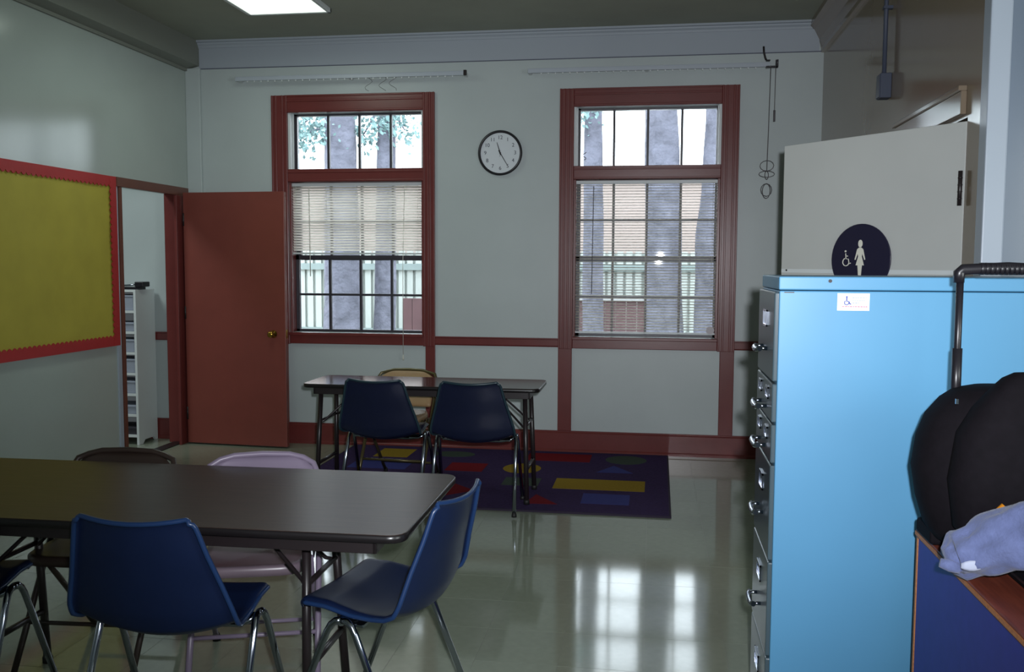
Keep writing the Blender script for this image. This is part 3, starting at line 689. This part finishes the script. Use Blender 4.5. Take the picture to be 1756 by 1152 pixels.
# ------------------------------------------------------------------ folding chairs
def folding_chair(label, fm, sm, bm, group, top=.735, padded=False):
    """origin on the floor under the seat centre, sitter looks along -y, back at +y"""
    t = thing('folding_chair', label, 'chair', group=group)
    hw = .20
    # one inverted U: front feet at -y, up past the seat to the back's top
    foot = (-.235); bk = .205
    U = []
    for sx in (-1, 1): pass
    def yz(z): return foot+(bk-foot)*(z-.0)/(top)
    left = [(-hw-.012, yz(z), z) for z in (.012, .2, .4, .55, .62)]
    arc = [(-hw-.004, yz(.66), .66), (-hw+.012, yz(.695), .695), (-hw+.05, yz(top-.012), top-.012), (-hw+.10, yz(top), top), (0, yz(top+.004), top+.004)]
    path = left+arc+[(-x, y, z) for x, y, z in arc[:-1][::-1]]+[(-x, y, z) for x, y, z in left[::-1]]
    obj('frame_tube', MB().tube(path, .011, 10), fm, t, world=False)
    for sx in (-1, 1):
        g = obj('rear_leg', MB().tube([(sx*(hw-.012), -.10, .425), (sx*(hw-.012), .03, .28), (sx*(hw-.012), .265, .012)], .0105, 8), fm, t, world=False)
        obj('rubber_foot', MB().lathe([(.015, 0), (.015, .02), (.0105, .03)], (sx*(hw-.012), .265, 0), 'z', 10), RUBBER, g, world=False)
        obj('rubber_foot', MB().lathe([(.016, 0), (.016, .02), (.011, .03)], (sx*(hw+.012), foot, 0), 'z', 10), RUBBER, g, world=False)
        obj('seat_bracket', MB().box(sx*(hw-.005)-.003, -.03, .40, sx*(hw-.005)+.003, .05, .425), fm, t, world=False)
    obj('cross_bar', MB().tube([(-hw+.012, .195, .09), (hw-.012, .195, .09)], .008, 8), fm, t, world=False)
    obj('cross_bar', MB().tube([(-hw-.012, yz(.17), .17), (hw+.012, yz(.17), .17)], .008, 8), fm, t, world=False)
    # seat pan: rounded, dished, with a turned down rim
    rows = []
    for r_, dz in ((0, -.012), (.5, -.010), (.85, 0), (.96, .004), (1.0, -.002), (1.005, -.03), (.97, -.03)):
        row = []
        for k in range(36):
            a = 2*math.pi*k/36; c, s = math.cos(a), math.sin(a)
            e = .42; px = (abs(c)**e)*(1 if c > 0 else -1)*(hw-.022)*(1-.06*s); py = (abs(s)**e)*(1 if s > 0 else -1)*.195
            row.append((px*r_, -.03+py*r_, .435+dz+(.018 if padded and r_ < 1 else 0)))
        rows.append(row)
    obj('seat', MB().grid(rows, True, True), sm, t, world=False)
    # back panel: sheet wrapped between the tubes, corners rounded
    zb0 = top-.225; rows = []
    for i in range(11):
        z = zb0+(top-.003-zb0)*i/10
        k = max(0, (z-(top-.075))/.075); hwid = (hw-.002)-(.10*(k**2.4)); row = []
        for j in range(13):
            u = j/6-1; row.append((u*hwid, yz(z)+.012*(1-u*u)-.002, z-(.0 if i < 10 else .004*u*u)))
        rows.append(row)
    b = obj('back_panel', MB().grid(rows), bm, t, world=False)
    so = b.modifiers.new('solid', 'SOLIDIFY'); so.thickness = .03 if padded else .006; so.offset = 0
    if padded: b.modifiers.new('sub', 'SUBSURF').render_levels = 1
    return t
fcP = folding_chair('mauve grey steel folding chair behind the foreground table', PINKM, PINKS, PINKM, 'steel folding chairs', top=.728)
fcP.location = (-1.375, 3.06, 0); fcP.rotation_euler = (0, 0, R(18))
fcB = folding_chair('dark brown steel folding chair behind the left half of the foreground table', BROWNC, BROWNC, BROWNC, 'steel folding chairs', top=.722)
fcB.location = (-1.975, 3.06, 0); fcB.rotation_euler = (0, 0, R(4))
fcT = folding_chair('tan padded folding chair on the window side of the rug table', OLIVE, TANC, TANC, 'steel folding chairs', top=.716, padded=True)
fcT.location = (-1.635, 5.85, .0115); fcT.rotation_euler = (0, 0, R(-3))

# ------------------------------------------------------------------ blue card file cabinet
CX0, CX1, CY0, CY1, CH = .352, 1.065, 2.70, 3.10, 1.414
fc = thing('file_cabinet', 'tall sky blue steel file cabinet with drawers facing left', 'cabinet', ((CX0+CX1)/2, 2.9, 0))
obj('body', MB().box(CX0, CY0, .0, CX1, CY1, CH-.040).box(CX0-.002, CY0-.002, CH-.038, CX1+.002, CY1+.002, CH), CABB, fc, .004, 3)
def pull(d, y, z, wd=.07):
    """bail pull: two posts and a drooping bar"""
    h = MB()
    for s in (-1, 1): h.tube([(CX0-.012, y+s*wd/2, z), (CX0-.034, y+s*wd/2, z)], .006, 8)
    h.tube([(CX0-.034, y-wd/2-.008, z), (CX0-.040, y-wd/2+.01, z-.004), (CX0-.041, y, z-.006), (CX0-.040, y+wd/2-.01, z-.004), (CX0-.034, y+wd/2+.008, z)], .008, 10)
    obj('handle', h, CHROME, d, label='chrome drawer pull')
def holder(d, y, z, wd, ht):
    h = MB(); x = CX0-.0125
    for q in ((y-wd/2, z-ht/2, y+wd/2, z-ht/2+.005), (y-wd/2, z+ht/2-.005, y+wd/2, z+ht/2), (y-wd/2, z-ht/2, y-wd/2+.006, z+ht/2), (y+wd/2-.006, z-ht/2, y+wd/2, z+ht/2)):
        h.box(x-.004, q[0], q[1], x, q[2], q[3])
    obj('label_holder', h, CHROME, d)
z = CH-.042
for k, (hh, typ) in enumerate(((.262, 1), (.118, 2), (.118, 2), (.285, 1), (.285, 1), (.285, 1))):
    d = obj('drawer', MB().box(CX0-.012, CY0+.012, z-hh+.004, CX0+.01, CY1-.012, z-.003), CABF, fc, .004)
    yc = (CY0+CY1)/2
    if typ == 1: holder(d, yc, z-.085, .09, .05); pull(d, yc, z-.175, .10)
    else: holder(d, yc-.085, z-.038, .07, .035); holder(d, yc+.085, z-.038, .07, .035); pull(d, yc, z-.085, .12)
    z -= hh
obj('rivet', MB().lathe([(.005, 0), (.005, -.003)], (.488, CY0-.002, CH-.012), 'y', 10), BLACKP, fc)
obj('seam_scratch', MB().box(.365, CY0-.0035, CH-.046, .392, CY0-.001, CH-.043), DKMET, fc)
st = tag(obj('sticker', MB().box(.509, CY0-.0012, 1.320, .595, CY0-.0003, 1.368), STICK), 'small white sticker with blue wheelchair emblem on the cabinet side', 'sticker')
e = MB(); ex, ez, ey = .534, 1.346, CY0-.0018
e.tube([(ex+.006*math.cos(R(120+i*25)), ey, ez-.004+.006*math.sin(R(120+i*25))) for i in range(11)], .0012, 6); e.tube([(ex, ey, ez+.01), (ex, ey, ez), (ex+.006, ey, ez-.001), (ex+.009, ey, ez-.008), (ex+.012, ey, ez-.007)], .0016, 6); e.lathe([(.0025, ey-.0005), (.0025, ey+.0005)], (ex, 0, ez+.012), 'y', 10)
obj('wheelchair_emblem', e, INKB, st)
ln = MB()
for zz, a, b in ((1.3555, .549, .588), (1.3485, .549, .586), (1.3415, .549, .572)):
    x = a
    while x < b-.003:
        wl_ = random.uniform(.003, .007); ln.box(x, CY0-.0017, zz-.0011, min(x+wl_, b), CY0-.0012, zz+.0011); x += wl_+.0015
obj('text_line', ln, INKG, st)
l2 = MB(); x = .522
while x < .588:
    wl_ = random.uniform(.003, .008); l2.box(x, CY0-.0017, 1.3295, x+wl_, CY0-.0012, 1.3325); x += wl_+.0015
obj('text_line', l2, INKR, st)

# ------------------------------------------------------------------ bookcase, suitcase, garment at the right
BX0, BX1, BY0, BY1, BZ = .705, 1.32, 1.05, 2.555, .75
bk = thing('bookcase', 'low bookcase with violet blue side and red brown top at the right edge', 'bookcase', (1.0, 1.8, 0))
obj('side_panel', MB().box(BX0, BY0, 0, BX0+.02, BY1-.012, BZ-.022), BLUEP, bk, .002)
obj('back_panel', MB().box(BX0+.02, BY1-.022, 0, BX1, BY1-.006, BZ-.022), WOODE, bk)
obj('side_panel', MB().box(BX1-.02, BY0, 0, BX1, BY1-.022, BZ-.022), BLUEP, bk)
obj('edge_strip', MB().box(BX0-.002, BY1-.012, 0, BX0+.02, BY1, BZ-.022), WOODE, bk, .001, label='orange wood edge strip')
obj('top', MB().box(BX0-.004, BY0, BZ-.022, BX1+.004, BY1+.002, BZ), WOODT, bk, .003)
obj('top_edge', MB().box(BX0-.006, BY0, BZ-.016, BX0-.004, BY1, BZ-.006), WOODE, bk)
for zz in (.03, .38): obj('shelf_board', MB().box(BX0+.02, BY0+.01, zz, BX1-.02, BY1-.022, zz+.02), WOODT, bk)

def blob(c, prof, ycurve=1, n=40, e=.75):
    """upright bag body: prof = (z, half width, half depth)"""
    rows = []
    for z_, a, b in prof:
        row = []
        for k in range(n):
            t = 2*math.pi*k/n; cc, ss = math.cos(t), math.sin(t)
            row.append((c[0]+a*(abs(cc)**e)*(1 if cc > 0 else -1), c[1]+b*(abs(ss)**e)*(1 if ss > 0 else -1), z_))
        rows.append(row)
    return rows
sc_ = thing('rolling_backpack', 'black rolling backpack with raised telescopic handle on the bookcase', 'bag', (.845, 2.37, BZ))
rows = blob((.855, 2.37), [(.775, .0, .0), (.775, .14, .07), (.785, .165, .10), (.815, .185, .112), (.88, .205, .118), (.957, .218, .118), (1.03, .209, .115), (1.084, .190, .108), (1.125, .158, .095), (1.148, .128, .075), (1.158, .085, .05), (1.161, 0, 0)])
obj('body', MB().grid(rows, True, True), BAGM, sc_)
rows = blob((.845, 2.25), [(.80, 0, 0), (.80, .10, .03), (.84, .145, .06), (.95, .16, .075), (1.06, .145, .072), (1.12, .112, .062), (1.165, .075, .048), (1.19, .052, .035), (1.203, .028, .02), (1.206, 0, 0)])
obj('front_pocket', MB().grid(rows, True, True), BAGM, sc_)
for x in (.738, .952):
    p = obj('handle_pole', MB().tube([(x, 2.40, 1.10), (x, 2.40, 1.425)], .0085, 10), BLACKP, sc_)
    obj('pole_sleeve', MB().tube([(x, 2.40, 1.08), (x, 2.40, 1.245)], .0118, 10), BLACKP, p)
g = MB().tube([(.735, 2.40, 1.405), (.735, 2.40, 1.43), (.742, 2.40, 1.437), (.845, 2.40, 1.442), (.948, 2.40, 1.437), (.955, 2.40, 1.43), (.955, 2.40, 1.405)], [.0125, .0135, .0135, .014, .0135, .0135, .0125], 10)
for k in range(12): g.lathe([(.0155, -.004), (.0155, .004)], (.785+k*.011, 2.40, 1.439), 'x', 10)
obj('grip', g, BLACKP, sc_)
for x in (.705, 1.0):
    obj('wheel', MB().lathe([(.028, -.012), (.032, -.008), (.032, .008), (.028, .012)], (x, 2.47, BZ+.0325), 'x', 16), RUBBER, sc_)
obj('wheel_base', MB().box(.682, 2.36, BZ+.012, 1.03, 2.49, BZ+.05), BAGM, sc_, .008)
for x, zz in ((.706, 1.13), (.762, 1.127)): obj('zipper_pull', MB().cbox((x, 2.283, zz), (.006, .006, .012)), CHROME, sc_)

lb = thing('laptop_sleeve', 'flat black padded sleeve lying under the grey blue garment', 'sleeve', (1.0, 1.75, BZ))
obj('body', MB().box(.795, 1.45, BZ+.0005, 1.22, 2.20, BZ+.04), BAGM, lb, .014, 3)
obj('zipper', MB().box(.792, 1.5, BZ+.018, .796, 2.15, BZ+.024), DKMET, lb)
# crumpled garment: a lumpy sleeve-like fold
ga = thing('garment', 'crumpled grey blue knit garment draped beside the black backpack', 'garment', (.80, 2.1, BZ))
path = [(.648, 2.13, .800), (.675, 2.13, .808), (.715, 2.115, .826), (.76, 2.09, .856), (.805, 2.065, .880), (.85, 2.04, .902), (.90, 2.01, .908), (.96, 1.98, .895), (1.02, 1.95, .862), (1.07, 1.92, .83), (1.09, 1.91, .82)]
rad = [.026, .050, .058, .064, .068, .072, .074, .074, .068, .056, .02]
rows = []; n = 44
fine = []
for i in range(len(path)-1):
    for q in range(5): f = q/5; fine.append((Vector(path[i]).lerp(Vector(path[i+1]), f), rad[i]*(1-f)+rad[i+1]*f))
fine.append((Vector(path[-1]), rad[-1]))
for i, (p, r_) in enumerate(fine):
    d = (fine[min(i+1, len(fine)-1)][0]-fine[max(0, i-1)][0]).normalized(); u = d.cross(Vector((0, 0, 1))).normalized(); v = u.cross(d)
    row = []
    for k in range(n):
        a = 2*math.pi*k/n
        rr = r_*(1+.10*math.sin(3*a+i*.21)+.055*math.sin(7*a-i*.33)+.04*math.sin(i*.9+2*a)+.03*math.sin(11*a+i*.5))
        q = p+rr*(1.0*math.cos(a)*u+1.0*math.sin(a)*v); q.z = max(q.z, BZ+.0015 if q.x < .80 else BZ+.0415); row.append(q)
    rows.append(row)
mb = MB(); mb.grid(rows, True, True); mb.f += [[k for k in range(n)][::-1], [(len(rows)-1)*n+k for k in range(n)]]; mb.sm += [True, True]
go = obj('knit_body', mb, CLOTH, ga)
obj('cuff', MB().tube([(.628, 2.10, .800), (.648, 2.095, .796), (.668, 2.09, .792)], [.010, .014, .012], 12), CLOTH, ga)
tg = []
for i in range(7):
    for_ = []
    for j in range(5):
        u = i/6; vv = j/4-.5; wv = .012*math.sin(math.pi*min(1, .15+u*.85))
        for_.append((.660+.05*u, 2.064-.002*math.cos(3*vv)-.012*u, .806+vv*2*wv+.006*u))
    tg.append(for_)
to = obj('white_tag', MB().grid(tg), mat('white_fabric', (168, 174, 196), .8), ga, label='small white tag')
so = to.modifiers.new('solid', 'SOLIDIFY'); so.thickness = .003
mk = thing('marker_pen', 'orange yellow marker tucked between garment and backpack', 'marker', (.75, 2.19, .89))
obj('barrel', MB().tube([(.722, 2.160, .858), (.776, 2.158, .917)], .008, 10), mat('marker_orange', (206, 130, 30), .4), mk)
obj('cap', MB().tube([(.704, 2.162, .838), (.722, 2.160, .858)], .0088, 10), mat('marker_blue', (96, 116, 190), .4), mk)

# ------------------------------------------------------------------ outside
struct('ground', MB().box(-30, D+.3, -.55, 30, 60, -.45), GROUND, 'bare ground outside the windows', 'ground')
fe = thing('yard_fence', 'pale ribbed fence beyond the trees outside', 'fence', (-1.5, 13.0, -.45))
sl = MB()
x = -12.0
while x < 8:
    sl.box(x, 12.99, -.42, x+.085, 13.03, 1.62); x += .125
obj('slats', sl, FENCE, fe, kind='stuff')
obj('backing', MB().box(-12, 13.03, -.42, 8, 13.045, 1.60), FENCE, fe)
for zz in (.42, 1.35): obj('rail', MB().box(-12, 12.94, zz, 8, 12.99, zz+.09), mat('fence_rail', (122, 134, 132), .7), fe)
for px in (-10, -7, -4.6, -2.2, .2, 2.6, 5): obj('post', MB().box(px, 12.9, -.45, px+.1, 12.99, 1.66), FENCE, fe)
rw = thing('board_wall', 'low red brown board wall with pale ledge in front of the fence outside', 'wall', (-1.7, 12.3, -.45))
for k in range(24):
    xx = -3.38+k*.138
    obj('board', MB().box(xx, 12.3, -.45, xx+.132, 12.34, .97), REDF, rw)
obj('ledge', MB().box(-2.4, 12.26, .97, -.05, 12.38, 1.02), LEDGE, rw)
hb = thing('beige_building', 'beige building rising behind the fence outside', 'building', (-1, 18, -.45))
obj('facade', MB().box(-14, 17.5, -.45, 12, 18.5, 3.15), BEIGE, hb)
obj('fascia', MB().box(-14.1, 17.4, 3.0, 12.1, 18.6, 3.2), mat('fascia_paint', (132, 126, 122), .7), hb)

def tree(label, x, y, r, lean, bulge, foliage):
    t = thing('fir_tree', label, 'tree', (x, y, -.45), group='trees outside the windows')
    rows = []; n = 20
    for i in range(36):
        z = -.45+i*.16; q = (z-1.4)
        row = []
        for k in range(n):
            a = 2*math.pi*k/n
            rr = r*(1.15-.05*z)*(1+.07*math.sin(4*a+z*1.1)+.05*math.sin(9*a+z*4)+bulge*math.exp(-((z-1.75)/.28)**2)*.3+.35*math.exp(-(z+.45)/.25))
            row.append((x+lean*q+rr*math.cos(a), y+rr*math.sin(a), z))
        rows.append(row)
    obj('trunk', MB().grid(rows, True, True), BARK, t)
    for (_, bz, tx, tz) in foliage:
        zz = bz; x0 = x+lean*(bz-1.4)
        b = obj('branch', MB().tube([(x0, y, bz), ((x0+tx)/2, y-.1, (bz+tz)/2+.08), (tx, y-.15, tz)], [.03, .02, .008], 6), BARK, t)
        f = MB()
        for q in range(240):
            s = random.uniform(.25, 1.1); px_ = x0+(tx-x0)*s+random.gauss(0, .11); pz = bz+(tz-bz)*s+random.gauss(0, .10); py = y-.15+random.gauss(0, .1)
            a = random.uniform(0, 6.28); l = random.uniform(.03, .075); dx, dz = math.cos(a)*l, math.sin(a)*l-.02
            f.add([(px_, py, pz), (px_+dx*.5-dz*.25, py+.012, pz+dz*.5+dx*.25), (px_+dx, py, pz+dz), (px_+dx*.5+dz*.25, py-.012, pz+dz*.5-dx*.25)], [(0, 1, 2, 3)])
        obj('needles', f, LEAF, b, kind='stuff')
    return t
tree("thick fir trunk outside the window by the red door", -3.785, 11.0, .195, -.005, 0, [(3.3, 3.3, -4.38, 3.0), (3.0, 3.0, -4.3, 2.95)])
tree('thin fir trunk right of the thick one outside the same window', -3.295, 11.2, .115, .015, 0, [(3.3, 3.3, -3.52, 3.0), (3.3, 3.3, -3.0, 3.05)])
tree('slim leaning trunk at the left outside the window right of the clock', -.705, 11.0, .105, -.01, 0, [(3.3, 3.3, -.98, 3.1)])
tree('thick trunk in the middle outside the window right of the clock', .115, 11.0, .185, -.03, 0, [])
tree('dark knotted trunk at the right outside the window right of the clock', .64, 10.9, .13, .03, 1, [])
